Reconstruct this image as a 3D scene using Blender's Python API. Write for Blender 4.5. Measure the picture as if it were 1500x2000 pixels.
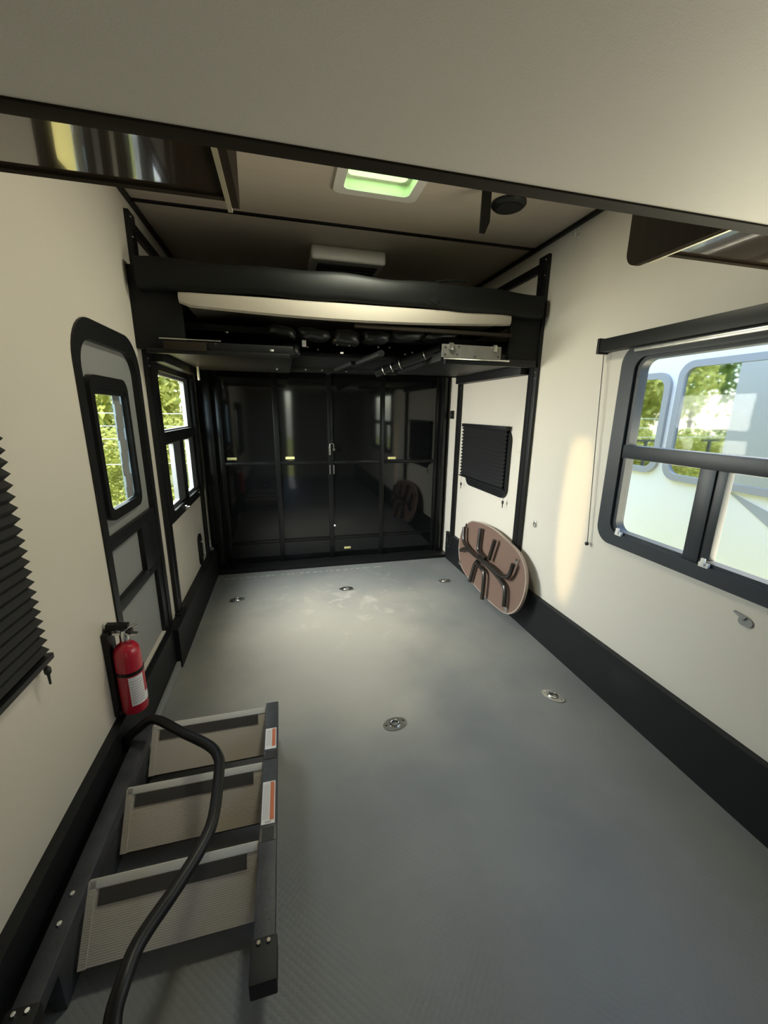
import bpy, bmesh, math, random
from mathutils import Vector, Matrix
random.seed(7)
for o in list(bpy.data.objects): bpy.data.objects.remove(o)
scn = bpy.context.scene
COL = scn.collection

# ------------------------------------------------------------------ camera
F_PX, YAW, PITCH, ROLL = 771.9, 0.2476, -0.2487, 0.0133
CAM = Vector((0.7235, 0.0, 1.5315))
def basis():
    cy, sy, cp, sp = math.cos(YAW), math.sin(YAW), math.cos(PITCH), math.sin(PITCH)
    f = Vector((sy*cp, cy*cp, sp)); r = Vector((cy, -sy, 0)); u = r.cross(f)
    cr, sr = math.cos(ROLL), math.sin(ROLL)
    return cr*r + sr*u, -sr*r + cr*u, f
RX, UP, FW = basis()
cd = bpy.data.cameras.new('camera'); cam = bpy.data.objects.new('camera', cd); COL.objects.link(cam)
cd.sensor_fit = 'HORIZONTAL'; cd.sensor_width = 36; cd.lens = 36*F_PX/1500
cd.clip_start = 0.02; cd.clip_end = 200
M3 = Matrix((RX, UP, -FW)).transposed()
cam.matrix_world = Matrix.Translation(CAM) @ M3.to_4x4()
scn.camera = cam
def un(x, y, P, N):
    """pixel -> point on the plane through P with normal N"""
    d = RX*((x-750)/F_PX) + UP*((1000-y)/F_PX) + FW
    P = Vector(P); N = Vector(N)
    return CAM + d*((P-CAM).dot(N)/d.dot(N))
def unX(x, y, v): return un(x, y, (v, 0, 0), (1, 0, 0))
def unY(x, y, v): return un(x, y, (0, v, 0), (0, 1, 0))
def unZ(x, y, v): return un(x, y, (0, 0, v), (0, 0, 1))

# ------------------------------------------------------------------ light
scn.view_settings.view_transform = 'Standard'; scn.view_settings.look = 'None'
scn.view_settings.gamma = 1; scn.view_settings.use_curve_mapping = False
scn.view_settings.exposure = 0.0
w = bpy.data.worlds.new('sky'); scn.world = w; w.use_nodes = True
nt = w.node_tree; bg = nt.nodes['Background']
sky = nt.nodes.new('ShaderNodeTexSky'); sky.sky_type = 'NISHITA'; sky.sun_disc = False
sky.sun_elevation = math.radians(48); sky.sun_rotation = math.radians(0)
nt.links.new(sky.outputs[0], bg.inputs[0]); bg.inputs[1].default_value = 1.15
def sun(name, d, strength, col):
    l = bpy.data.lights.new(name, 'SUN'); l.energy = strength; l.color = col; l.angle = 0.02
    o = bpy.data.objects.new(name, l); COL.objects.link(o)
    o.rotation_euler = Vector(d).to_track_quat('-Z', 'Y').to_euler(); return o
sun('sun', (0.0, 0.62, -0.78), 8, (1, .95, .84))
def area(name, loc, d, sx, sy, watts, col, spread=180):
    l = bpy.data.lights.new(name, 'AREA'); l.shape = 'RECTANGLE'; l.size = sx; l.size_y = sy
    l.energy = watts; l.color = col; l.spread = math.radians(spread)
    o = bpy.data.objects.new(name, l); COL.objects.link(o); o.location = loc
    o.rotation_euler = Vector(d).to_track_quat('-Z', 'Y').to_euler(); return o
# daylight entering by the wide window, the left windows and the doorway behind the camera
area('bounce_wide_window', (2.60, 1.02, 1.2), (-1, 0, .6), 1.3, .6, 15, (1, .89, .67), 120)
area('daylight_left_window', (-.32, 3.2, 1.5), (1, 0, -.7), 1.2, .9, 142, (.97, .98, .92), 120)
area('bounce_left_window', (-.32, 3.2, 1.15), (1, -.15, .45), 1.2, .9, 12, (1, .66, .3), 120)
area('daylight_door_window', (-.3, 2.03, 1.45), (1, -.2, -.4), .5, .6, 11, (.55, .82, 1), 130)
area('daylight_roof_vent', (1.22, 2.045, 2.562), (0, 0, -1), .3, .3, 15, (1, .98, .78))
# spot added outside the side door window, standing in for a sun glint
l = bpy.data.lights.new('glint_spot', 'SPOT'); l.energy = 600; l.color = (1, .72, .34); l.spot_size = math.radians(17); l.spot_blend = .5; l.shadow_soft_size = .03
o = bpy.data.objects.new('glint_spot', l); COL.objects.link(o); o.location = (-2.0, 2.03, 1.74)
o.rotation_euler = (Vector((2.4, 1.97, .95))-o.location).to_track_quat('-Z', 'Y').to_euler(); o.scale = (.2, 1, 1)

# ------------------------------------------------------------------ materials
MATS = {}
def mat(name, col, rough=.5, metal=0, var=0, vscale=6, bump=0, bscale=60, spec=.5, emit=0, trans=0, stretch=None, coat=0):
    m = bpy.data.materials.new(name); m.use_nodes = True; t = m.node_tree; b = t.nodes['Principled BSDF']
    b.inputs['Roughness'].default_value = rough; b.inputs['Metallic'].default_value = metal
    b.inputs['Specular IOR Level'].default_value = spec; b.inputs['Base Color'].default_value = (*col, 1)
    b.inputs['Coat Weight'].default_value = coat
    if trans: b.inputs['Transmission Weight'].default_value = trans
    tc = t.nodes.new('ShaderNodeTexCoord'); mp = t.nodes.new('ShaderNodeMapping')
    t.links.new(tc.outputs['Object'], mp.inputs[0])
    if stretch: mp.inputs['Scale'].default_value = stretch
    if var:
        n = t.nodes.new('ShaderNodeTexNoise'); n.inputs['Scale'].default_value = vscale; n.inputs['Detail'].default_value = 5
        r = t.nodes.new('ShaderNodeMix'); r.data_type = 'RGBA'
        r.inputs[6].default_value = (*[c*(1-var) for c in col], 1); r.inputs[7].default_value = (*[min(1, c*(1+var)) for c in col], 1)
        t.links.new(mp.outputs[0], n.inputs[0]); t.links.new(n.outputs[0], r.inputs[0]); t.links.new(r.outputs[2], b.inputs['Base Color'])
    if bump:
        n = t.nodes.new('ShaderNodeTexNoise'); n.inputs['Scale'].default_value = bscale
        bp = t.nodes.new('ShaderNodeBump'); bp.inputs['Strength'].default_value = bump; bp.inputs['Distance'].default_value = .004
        t.links.new(mp.outputs[0], n.inputs[0]); t.links.new(n.outputs[0], bp.inputs['Height']); t.links.new(bp.outputs[0], b.inputs['Normal'])
    MATS[name] = m; return m
mat('wall', (.62, .575, .50), .42, var=.03, vscale=3, bump=.03, bscale=120)
mat('panel_grey', (.50, .48, .44), .5, var=.03, vscale=90, bump=.05, bscale=300)
mat('ceiling', (.56, .485, .41), .45, var=.07, vscale=4, stretch=(1, 14, 1))
mat('black_trim', (.007, .007, .007), .45, bump=.05, spec=.3)
mat('black_board', (.0075, .0085, .0095), .5, var=.25, vscale=5, bump=.05, bscale=200, spec=.3)
mat('black_metal', (.008, .0085, .009), .42, var=.2, spec=.35)
mat('black_gloss', (.004, .0045, .0048), .055, var=.2, vscale=3, spec=.6, bump=.012, bscale=2.5)
mat('ramp_rib', (.006, .0065, .0065), .25, var=.2, spec=.4)
mat('leather', (.008, .009, .009), .33, bump=.25, bscale=45, var=.2)
mat('vinyl', (.006, .007, .0068), .5, bump=.3, bscale=9, var=.15, spec=.25)
mat('dark_edge', (.016, .013, .009), .7, spec=.15)
mat('window_frame', (.024, .03, .036), .4, var=.1)
mat('brown_gloss', (.04, .029, .02), .10, var=.25, vscale=5, stretch=(1, 9, 1), spec=.9, coat=1)
mat('brown_board', (.035, .029, .023), 0.9, spec=0, var=.2, vscale=6, stretch=(1, 8, 1))
mat('trim_light', (.75, .66, .48), .3, metal=.6)
mat('mattress', (.43, .385, .325), .8, var=.03, bump=.3, bscale=5)
mat('shaft_plastic', (.74, .86, .62), .5)
mat('white_plastic', (.74, .72, .67), .45)
mat('door_grey', (.26, .265, .26), .4, bump=.05, bscale=300)
mat('fabric_black', (.008, .008, .009), .75, bump=.1, bscale=200)
mat('chrome', (.75, .75, .74), .18, metal=1, var=.15, vscale=30)
mat('zinc', (.6, .59, .56), .35, metal=1, var=.25, vscale=25)
mat('plate_grey', (.26, .25, .235), .42, metal=.5, var=.25, vscale=20)
mat('red_paint', (.42, .012, .03), .28, coat=.3)
mat('label_white', (.78, .76, .77), .5)
mat('screw_shine', (.92, .9, .86), .35)  # white colour stands in for the shine of chrome screws
mat('label_print', (.45, .43, .44), .6)
mat('label_orange', (.62, .18, .08), .5)
mat('label_yellow', (.85, .78, .35), .45)
mat('ink', (.02, .02, .02), .5)
mat('table_brown', (.15, .094, .072), .42, var=.08, vscale=40, bump=.1, bscale=150)
mat('table_edge', (.33, .26, .22), .4)
mat('leg_tube', (.02, .016, .013), .25, spec=.7)
mat('step_frame', (.045, .047, .055), .5, var=.75, vscale=16, bump=.2, bscale=90)
mat('grip', (.065, .06, .054), .85, bump=.5, bscale=500)
mat('rv_white', (.86, .84, .81), .3, var=.02)
mat('rv_trim', (.34, .34, .35), .4)
mat('sash_grey', (.13, .14, .15), .35)
mat('rv_pane', (.55, .60, .62), .03, metal=1)
mat('decal', (.40, .41, .43), .4)
mat('grass', (.30, .30, .05), .9, var=.4, vscale=4)
mat('bark', (.10, .07, .045), .9, var=.3)
mat('fence_metal', (.55, .55, .5), .4, metal=.5)
mat('fence_dark', (.03, .03, .025), .6)
mat('rubber', (.01, .01, .01), .6)
def leafmat(name, c1, c2):
    m = mat(name, c1, .55); t = m.node_tree; b = t.nodes['Principled BSDF']
    oi = t.nodes.new('ShaderNodeTexNoise'); oi.inputs['Scale'].default_value = 1.8; oi.inputs['Detail'].default_value = 6
    tc = t.nodes.new('ShaderNodeTexCoord'); t.links.new(tc.outputs['Object'], oi.inputs[0])
    r = t.nodes.new('ShaderNodeMix'); r.data_type = 'RGBA'; r.inputs[6].default_value = (*c1, 1); r.inputs[7].default_value = (*c2, 1)
    t.links.new(oi.outputs[0], r.inputs[0]); t.links.new(r.outputs[2], b.inputs['Base Color'])
    tr = t.nodes.new('ShaderNodeBsdfTranslucent'); t.links.new(r.outputs[2], tr.inputs[0])
    mx = t.nodes.new('ShaderNodeMixShader'); mx.inputs[0].default_value = .4
    t.links.new(b.outputs[0], mx.inputs[1]); t.links.new(tr.outputs[0], mx.inputs[2]); t.links.new(mx.outputs[0], t.nodes['Material Output'].inputs[0])
leafmat('leaf_yellow', (.36, .38, .07), (.66, .64, .20))
leafmat('leaf_green', (.13, .22, .05), (.34, .42, .10))
def glassmat(name, tint, refl):
    m = bpy.data.materials.new(name); m.use_nodes = True; t = m.node_tree; t.nodes.remove(t.nodes['Principled BSDF'])
    a = t.nodes.new('ShaderNodeBsdfTransparent'); a.inputs[0].default_value = (*tint, 1)
    g = t.nodes.new('ShaderNodeBsdfGlossy'); g.inputs['Roughness'].default_value = .03
    lw_ = t.nodes.new('ShaderNodeLayerWeight'); lw_.inputs[0].default_value = .5
    pw = t.nodes.new('ShaderNodeMath'); pw.operation = 'POWER'; pw.inputs[1].default_value = 5
    ma = t.nodes.new('ShaderNodeMath'); ma.operation = 'MULTIPLY_ADD'; ma.inputs[1].default_value = .25; ma.inputs[2].default_value = refl
    mx = t.nodes.new('ShaderNodeMixShader'); t.links.new(lw_.outputs['Facing'], pw.inputs[0]); t.links.new(pw.outputs[0], ma.inputs[0]); t.links.new(ma.outputs[0], mx.inputs[0])
    t.links.new(a.outputs[0], mx.inputs[1]); t.links.new(g.outputs[0], mx.inputs[2]); t.links.new(mx.outputs[0], t.nodes['Material Output'].inputs[0])
    MATS[name] = m
glassmat('glass', (.95, .965, .96), .006)
m = mat('dome', (.80, .93, .64), .4); t = m.node_tree
tr = t.nodes.new('ShaderNodeBsdfTranslucent'); tr.inputs[0].default_value = (.78, .93, .58, 1)
t.links.new(tr.outputs[0], t.nodes['Material Output'].inputs[0])
# vinyl flooring: tiny raised coins, scuffs and pale scratches near the ramp
m = mat('floor', (.17, .175, .17), .5); t = m.node_tree; b = t.nodes['Principled BSDF']
tc = t.nodes.new('ShaderNodeTexCoord')
n1 = t.nodes.new('ShaderNodeTexNoise'); n1.inputs['Scale'].default_value = 1.6; n1.inputs['Detail'].default_value = 6
n2 = t.nodes.new('ShaderNodeTexNoise'); n2.inputs['Scale'].default_value = 7; n2.inputs['Detail'].default_value = 9; n2.inputs['Distortion'].default_value = .6
r1 = t.nodes.new('ShaderNodeValToRGB'); r1.color_ramp.elements[0].color = (.155, .162, .165, 1); r1.color_ramp.elements[1].color = (.215, .22, .215, 1)
r1.color_ramp.elements[0].position = .3; r1.color_ramp.elements[1].position = .7
r2 = t.nodes.new('ShaderNodeValToRGB'); r2.color_ramp.elements[0].position = .56; r2.color_ramp.elements[1].position = .74
r2.color_ramp.elements[0].color = (0, 0, 0, 1); r2.color_ramp.elements[1].color = (1, 1, 1, 1)
dist = t.nodes.new('ShaderNodeVectorMath'); dist.operation = 'DISTANCE'; dist.inputs[1].default_value = (1.2, 3.0, 0)
rd = t.nodes.new('ShaderNodeMapRange'); rd.inputs[1].default_value = .15; rd.inputs[2].default_value = .8; rd.inputs[3].default_value = .55; rd.inputs[4].default_value = 0.02
mul = t.nodes.new('ShaderNodeMath'); mul.operation = 'MULTIPLY'
mx = t.nodes.new('ShaderNodeMix'); mx.data_type = 'RGBA'; mx.inputs[7].default_value = (.62, .57, .50, 1)
vo = t.nodes.new('ShaderNodeTexVoronoi'); vo.inputs['Scale'].default_value = 62; vo.inputs['Randomness'].default_value = 0.0
mpv = t.nodes.new('ShaderNodeMapping'); mpv.inputs['Rotation'].default_value = (0, 0, .78)
rv = t.nodes.new('ShaderNodeMapRange'); rv.inputs[1].default_value = .25; rv.inputs[2].default_value = .5; rv.inputs[3].default_value = 1; rv.inputs[4].default_value = 0
bp = t.nodes.new('ShaderNodeBump'); bp.inputs['Strength'].default_value = .16; bp.inputs['Distance'].default_value = .002
L = t.links.new
for nn in (n1, n2, mpv): L(tc.outputs['Object'], nn.inputs[0])
L(mpv.outputs[0], vo.inputs[0])
L(tc.outputs['Object'], dist.inputs[0]); L(dist.outputs['Value'], rd.inputs[0]); L(n1.outputs[0], r1.inputs[0]); L(n2.outputs[0], r2.inputs[0])
L(r2.outputs[0], mul.inputs[0]); L(rd.outputs[0], mul.inputs[1]); L(mul.outputs[0], mx.inputs[0]); 
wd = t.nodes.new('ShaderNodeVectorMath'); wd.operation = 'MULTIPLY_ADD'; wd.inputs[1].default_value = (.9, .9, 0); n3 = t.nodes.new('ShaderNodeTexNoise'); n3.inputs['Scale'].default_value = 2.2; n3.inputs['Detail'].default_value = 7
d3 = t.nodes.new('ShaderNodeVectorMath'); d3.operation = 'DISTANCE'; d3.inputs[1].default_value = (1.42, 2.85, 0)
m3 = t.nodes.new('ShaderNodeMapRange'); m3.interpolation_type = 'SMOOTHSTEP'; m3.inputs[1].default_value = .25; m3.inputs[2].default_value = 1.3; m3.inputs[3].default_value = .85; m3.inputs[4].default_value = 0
wm = t.nodes.new('ShaderNodeMix'); wm.data_type = 'RGBA'; wm.inputs[7].default_value = (.42, .385, .325, 1)  # pale patch: dusty wear, with the vent's pool of light put into the colour
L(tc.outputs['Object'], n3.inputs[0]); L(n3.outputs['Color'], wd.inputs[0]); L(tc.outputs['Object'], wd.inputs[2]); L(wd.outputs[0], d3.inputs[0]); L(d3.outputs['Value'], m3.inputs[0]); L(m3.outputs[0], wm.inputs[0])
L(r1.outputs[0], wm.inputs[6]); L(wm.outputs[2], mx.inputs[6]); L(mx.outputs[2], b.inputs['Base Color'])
L(vo.outputs['Distance'], rv.inputs[0]); L(rv.outputs[0], bp.inputs['Height']); L(bp.outputs[0], b.inputs['Normal'])
# ribbed tread surface
m = mat('tread', (.56, .50, .42), .5); t = m.node_tree; b = t.nodes['Principled BSDF']
tc = t.nodes.new('ShaderNodeTexCoord'); wv = t.nodes.new('ShaderNodeTexWave'); wv.bands_direction = 'Y'; wv.inputs['Scale'].default_value = 58; wv.inputs['Distortion'].default_value = .3
mp = t.nodes.new('ShaderNodeMapping'); t.links.new(tc.outputs['Object'], mp.inputs[0]); t.links.new(mp.outputs[0], wv.inputs[0])
bp = t.nodes.new('ShaderNodeBump'); bp.inputs['Strength'].default_value = .22; bp.inputs['Distance'].default_value = .002
t.links.new(wv.outputs[0], bp.inputs['Height']); t.links.new(bp.outputs[0], b.inputs['Normal'])

# ------------------------------------------------------------------ helpers
def box(bm, x0, x1, y0, y1, z0, z1):
    x0, x1 = min(x0, x1), max(x0, x1); y0, y1 = min(y0, y1), max(y0, y1); z0, z1 = min(z0, z1), max(z0, z1)
    v = [bm.verts.new(p) for p in ((x0,y0,z0),(x1,y0,z0),(x1,y1,z0),(x0,y1,z0),(x0,y0,z1),(x1,y0,z1),(x1,y1,z1),(x0,y1,z1))]
    fs = []
    for f in ((3,2,1,0),(4,5,6,7),(0,1,5,4),(1,2,6,5),(2,3,7,6),(3,0,4,7)): fs.append(bm.faces.new([v[i] for i in f]))
    return v
def bevel(bm, w, seg=2):
    bmesh.ops.bevel(bm, geom=list(bm.edges), offset=w, segments=seg, profile=.6, affect='EDGES', clamp_overlap=True)
def prism(bm, pts, off):
    off = Vector(off); a = [bm.verts.new(p) for p in pts]; c = [bm.verts.new(Vector(p)+off) for p in pts]
    n = len(a); bm.faces.new(a); bm.faces.new(c[::-1])
    for i in range(n): bm.faces.new((a[i], c[i], c[(i+1) % n], a[(i+1) % n]))
def ring(bm, outer, inner, off):
    off = Vector(off); n = len(outer)
    A = [bm.verts.new(p) for p in outer]; B = [bm.verts.new(p) for p in inner]
    C = [bm.verts.new(Vector(p)+off) for p in outer]; D = [bm.verts.new(Vector(p)+off) for p in inner]
    for i in range(n):
        j = (i+1) % n
        bm.faces.new((A[i], A[j], B[j], B[i])); bm.faces.new((C[i], D[i], D[j], C[j]))
        bm.faces.new((A[i], C[i], C[j], A[j])); bm.faces.new((B[i], B[j], D[j], D[i]))
def rrect(a0, a1, b0, b1, r, n=9):
    """rounded rectangle in 2d; r may be a 4-list: (a0,b0),(a1,b0),(a1,b1),(a0,b1)"""
    if not isinstance(r, (list, tuple)): r = [r]*4
    out = []
    for k, (ca, cb, s) in enumerate(((a0, b0, 180), (a1, b0, 270), (a1, b1, 0), (a0, b1, 90))):
        rr = max(r[k], 1e-4)
        cx = ca + (rr if k in (0, 3) else -rr); cy = cb + (rr if k in (0, 1) else -rr)
        for i in range(n+1):
            t_ = math.radians(s+90*i/n); out.append((cx+rr*math.cos(t_), cy+rr*math.sin(t_)))
    return out
def tube(bm, pts, r, seg=10, caps=True):
    pts = [Vector(p) for p in pts]; rings = []
    prev = None
    for i, p in enumerate(pts):
        d = (pts[min(i+1, len(pts)-1)] - pts[max(i-1, 0)]).normalized()
        if prev is None:
            n = d.orthogonal().normalized()
        else:
            n = (prev - d*prev.dot(d)).normalized()
        prev = n; b_ = d.cross(n)
        rr = r[i] if isinstance(r, (list, tuple)) else r
        rings.append([bm.verts.new(p + (n*math.cos(2*math.pi*k/seg) + b_*math.sin(2*math.pi*k/seg))*rr) for k in range(seg)])
    for a, c in zip(rings, rings[1:]):
        for k in range(seg): bm.faces.new((a[k], a[(k+1) % seg], c[(k+1) % seg], c[k]))
    if caps: bm.faces.new(rings[0][::-1]); bm.faces.new(rings[-1])
def smooth_path(pts, n=6):
    """Catmull-Rom through the points"""
    P = [Vector(p) for p in pts]; P = [P[0]*2-P[1]] + P + [P[-1]*2-P[-2]]; out = []
    for i in range(1, len(P)-2):
        a, b_, c, d = P[i-1:i+3]
        for k in range(n):
            t_ = k/n
            out.append(.5*((2*b_)+(c-a)*t_+(2*a-5*b_+4*c-d)*t_*t_+(3*b_-a-3*c+d)*t_**3))
    out.append(P[-2]); return out
def lathe(bm, prof, seg=20, axis='Z', c=(0, 0, 0)):
    rings = []
    for r, h in prof:
        ring_ = []
        for k in range(seg):
            a = 2*math.pi*k/seg; u, v = r*math.cos(a), r*math.sin(a)
            p = {'Z': (u, v, h), 'X': (h, u, v), 'Y': (u, h, v)}[axis]
            ring_.append(bm.verts.new((c[0]+p[0], c[1]+p[1], c[2]+p[2])))
        rings.append(ring_)
    for a, b_ in zip(rings, rings[1:]):
        for k in range(seg): bm.faces.new((a[k], a[(k+1) % seg], b_[(k+1) % seg], b_[k]))
    bm.faces.new(rings[0][::-1]); bm.faces.new(rings[-1])
def obj(name, bm, material, parent=None, smooth=False, loc=None):
    bmesh.ops.recalc_face_normals(bm, faces=list(bm.faces))
    me = bpy.data.meshes.new(name); bm.to_mesh(me); bm.free()
    me.materials.append(MATS[material])
    if smooth:
        for p in me.polygons: p.use_smooth = True
        try: me.set_sharp_from_angle(angle=math.radians(40))
        except Exception: pass
    o = bpy.data.objects.new(name, me); COL.objects.link(o)
    if parent is not None: o.parent = parent
    if loc: o.location = loc
    return o
def B(): return bmesh.new()
def bx(name, material, parent, *dims, bev=0, seg=2):
    bm = B(); box(bm, *dims)
    if bev: bevel(bm, bev, seg)
    return obj(name, bm, material, parent, smooth=bool(bev))
def empty(name): o = bpy.data.objects.new(name, None); COL.objects.link(o); o.empty_display_size = .1; return o
def tag(o, label, cat, group=None):
    o['label'] = label; o['category'] = cat
    if group: o['group'] = group
    return o
def struct(o, label, cat='structure'):
    o['kind'] = 'structure'; o['label'] = label; o['category'] = cat; return o
def wall_with_holes(name, x0, x1, ys, zs, holes, material, label):
    """slab between x0 and x1 made of boxes around rectangular holes (y0,y1,z0,z1)"""
    Y = sorted(set([ys[0], ys[1]] + [h[0] for h in holes] + [h[1] for h in holes])); bm = B()
    for a, c in zip(Y, Y[1:]):
        m_ = (a+c)/2; hs = sorted([h for h in holes if h[0] < m_ < h[1]], key=lambda h: h[2]); z = zs[0]
        for h in hs: box(bm, x0, x1, a, c, z, h[2]); z = h[3]
        box(bm, x0, x1, a, c, z, zs[1])
    return struct(obj(name, bm, material), label, 'wall')
def dup(root, loc=None, rot=None):
    r = root.copy(); COL.objects.link(r)
    if loc: r.location = loc
    if rot is not None: r.rotation_euler = rot
    for ch in list(root.children):
        c = ch.copy(); COL.objects.link(c); c.parent = r
        for g in ch.children:
            d = g.copy(); COL.objects.link(d); d.parent = c
    return r
YZ = lambda pts, x: [(x, a, b_) for a, b_ in pts]

# ------------------------------------------------------------------ room shell
W, H, YB, YF = 2.4, 2.58, 3.95, -1.7
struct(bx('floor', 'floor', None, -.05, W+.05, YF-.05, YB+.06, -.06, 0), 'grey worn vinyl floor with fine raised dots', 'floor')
# ceiling with the hole for the roof vent
SX0, SX1, SY0, SY1 = 1.045, 1.395, 1.87, 2.22
bm = B()
box(bm, -.05, W+.05, YF-.05, SY0, H, H+.05); box(bm, -.05, W+.05, SY1, YB+.06, H, H+.05)
box(bm, -.05, SX0, SY0, SY1, H, H+.05); box(bm, SX1, W+.05, SY0, SY1, H, H+.05)
struct(obj('ceiling', bm, 'ceiling'), 'pale brown wood-look ceiling panels', 'ceiling')
wall_with_holes('wall_left', -.05, 0, (YF-.05, YB+.06), (0, H),
    [(.30, 1.17, .86, 1.55), (1.76, 1.80, .27, 1.74), (1.80, 2.39, .27, 1.80), (2.39, 2.43, .27, 1.74), (2.66, 3.74, .87, 1.78)], 'wall', 'off-white left side wall with door and windows')
wall_with_holes('wall_right', W, W+.05, (YF-.05, YB+.06), (0, H),
    [(.36, 1.69, .90, 1.82), (2.76, 3.46, .93, 1.38)], 'wall', 'off-white right side wall with wide window')
struct(bx('wall_back', 'black_board', None, 0, W, YB+.01, YB+.06, 0, H), 'black rear wall around the ramp door', 'wall')
bm = B()
box(bm, 0, .80, YF-.05, YF, 0, H); box(bm, .92, W, YF-.05, YF, 0, H); box(bm, .80, .92, YF-.05, YF, 1.95, H)
struct(obj('wall_front', bm, 'wall'), 'off-white wall behind the viewpoint with a narrow open gap', 'wall')
# kickboards
bm = B(); box(bm, W-.03, W, YF, 3.78, 0, .29); box(bm, W-.034, W, YF, 3.78, .284, .296)
struct(obj('baseboard_right', bm, 'black_board'), 'tall black kickboard along the right wall', 'baseboard')
bm = B(); box(bm, 0, .03, YF, 1.80, 0, .285); box(bm, 0, .034, YF, 1.74, .28, .292); box(bm, 0, .03, 1.80, 2.36, 0, .26); box(bm, 0, .06, 2.34, 3.80, 0, .255)
struct(obj('baseboard_left', bm, 'black_board'), 'tall black kickboard along the left wall and under the side door', 'baseboard')
struct(bx('trim_1', 'black_trim', None, 0, W, 2.61, 2.635, H-.008, H), 'dark batten across the ceiling joint', 'trim')
struct(bx('trim_2', 'black_trim', None, W-.022, W, YF, YB, H-.02, H), 'dark strip along the ceiling edge above the right wall', 'trim')
struct(bx('trim_3', 'black_trim', None, 0, .022, YF, YB, H-.02, H), 'dark strip along the ceiling edge above the left wall', 'trim')
struct(bx('trim_4', 'door_grey', None, .03, .055, 1.80, 2.335, 0, .05, bev=.008), 'pale grey sill strip on the floor below the side door', 'trim')
struct(bx('trim_5', 'black_metal', None, .0, W, 3.77, YB, 0, .035, bev=.006), 'black sill at the foot of the ramp door', 'trim')
bm = B(); 
for i in range(26):
    x = .08+i*.061+random.uniform(-.015, .015); ww = random.uniform(.015, .05)
    box(bm, x, x+ww, 3.655+random.uniform(-.004, .004), 3.665, 0, .002)
struct(obj('trim_6', bm, 'label_print'), 'pale broken sealant line on the floor before the ramp', 'trim')

# ------------------------------------------------------------------ windows
def frame_x(name, xa, xb, o, i, ro, ri, material, parent):
    bm = B(); ring(bm, YZ(rrect(*o, ro), xa), YZ(rrect(*i, ri), xa), (xb-xa, 0, 0)); return obj(name, bm, material, parent)
def pane(parent, x, y0, y1, z0, z1, name='pane'):
    return bx(name, 'glass', parent, x-.002, x+.002, y0, y1, z0, z1)
# window_1: wide window in the right wall
w1 = struct(empty('window_1'), 'wide black framed window in the right wall facing a white trailer', 'window')
frame_x('frame', W-.022, W+.05, (.30, 1.745, .865, 1.86), (.37, 1.665, .93, 1.80), .09, .06, 'window_frame', w1)
frame_x('inner_frame', W-.008, W+.04, (.365, 1.67, .925, 1.805), (.40, 1.64, .945, 1.785), .06, .05, 'window_frame', w1)
bx('transom', 'window_frame', w1, W-.015, W+.045, .37, 1.665, 1.32, 1.385, bev=.004)
bx('mullion', 'window_frame', w1, W-.013, W+.04, 1.195, 1.262, .93, 1.33, bev=.004)
bx('sash_stile', 'window_frame', w1, W-.006, W+.03, 1.155, 1.195, .95, 1.325, bev=.003)
pane(w1, W+.02, .40, 1.64, 1.38, 1.79); pane(w1, W+.02, 1.255, 1.64, .94, 1.33); pane(w1, W+.018, .40, 1.16, .94, 1.33)
for y in (1.60, 1.16): 
    c = bx('sash_latch', 'white_plastic', w1, W-.026, W-.012, y-.02, y+.02, .925, .945, bev=.003)
    bx('latch_tab', 'white_plastic', c, W-.034, W-.024, y-.008, y+.008, .935, .965, bev=.002)
# window_2: tall window behind the left post
w2 = struct(empty('window_2'), 'large black framed window in the left wall behind the bed post', 'window')
frame_x('frame', .015, -.05, (2.60, 3.79, .82, 1.83), (2.73, 3.68, .885, 1.755), .07, .04, 'black_metal', w2)
bx('transom', 'black_metal', w2, .01, -.045, 2.70, 3.70, 1.315, 1.39, bev=.004)
bx('mullion', 'black_metal', w2, .006, -.04, 3.19, 3.225, .88, 1.33, bev=.004)
frame_x('sash', -.012, -.04, (2.71, 3.70, 1.37, 1.765), (2.775, 3.50, 1.40, 1.735), .02, .01, 'sash_grey', w2)
frame_x('sash', -.012, -.04, (2.71, 3.20, .88, 1.325), (2.76, 3.0, .91, 1.305), .02, .01, 'sash_grey', w2)
frame_x('sash', -.010, -.04, (3.215, 3.70, .88, 1.325), (3.26, 3.47, .91, 1.305), .02, .01, 'sash_grey', w2)
pane(w2, -.03, 2.72, 3.69, 1.38, 1.76); pane(w2, -.03, 2.72, 3.195, .885, 1.32); pane(w2, -.03, 3.22, 3.69, .885, 1.32)
bm = B(); lathe(bm, [(.018, 0), (.018, .012), (.008, .02), (.008, .03)], 12, 'X', (.015, 3.02, .85)); obj('crank_knob', bm, 'chrome', w2, True)
bm = B(); lathe(bm, [(.012, 0), (.010, .008)], 10, 'X', (.015, 3.52, .86)); obj('screw', bm, 'chrome', w2, True)
# window_3: left window nearest the viewer, under its blind
w3 = struct(empty('window_3'), 'window in the left wall hidden by the black pleated blind', 'window')
frame_x('frame', .012, -.05, (.26, 1.20, .84, 1.58), (.32, 1.15, .90, 1.53), .06, .04, 'black_metal', w3); pane(w3, -.03, .32, 1.15, .90, 1.53)
# window_4: small right window under its blind
w4 = struct(empty('window_4'), 'small black framed window with rounded corners in the right wall', 'window')
frame_x('frame', W-.02, W+.05, (2.70, 3.42, .875, 1.41), (2.78, 3.34, .94, 1.36), .085, .04, 'black_metal', w4); pane(w4, W+.03, 2.78, 3.4, .94, 1.37)

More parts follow.
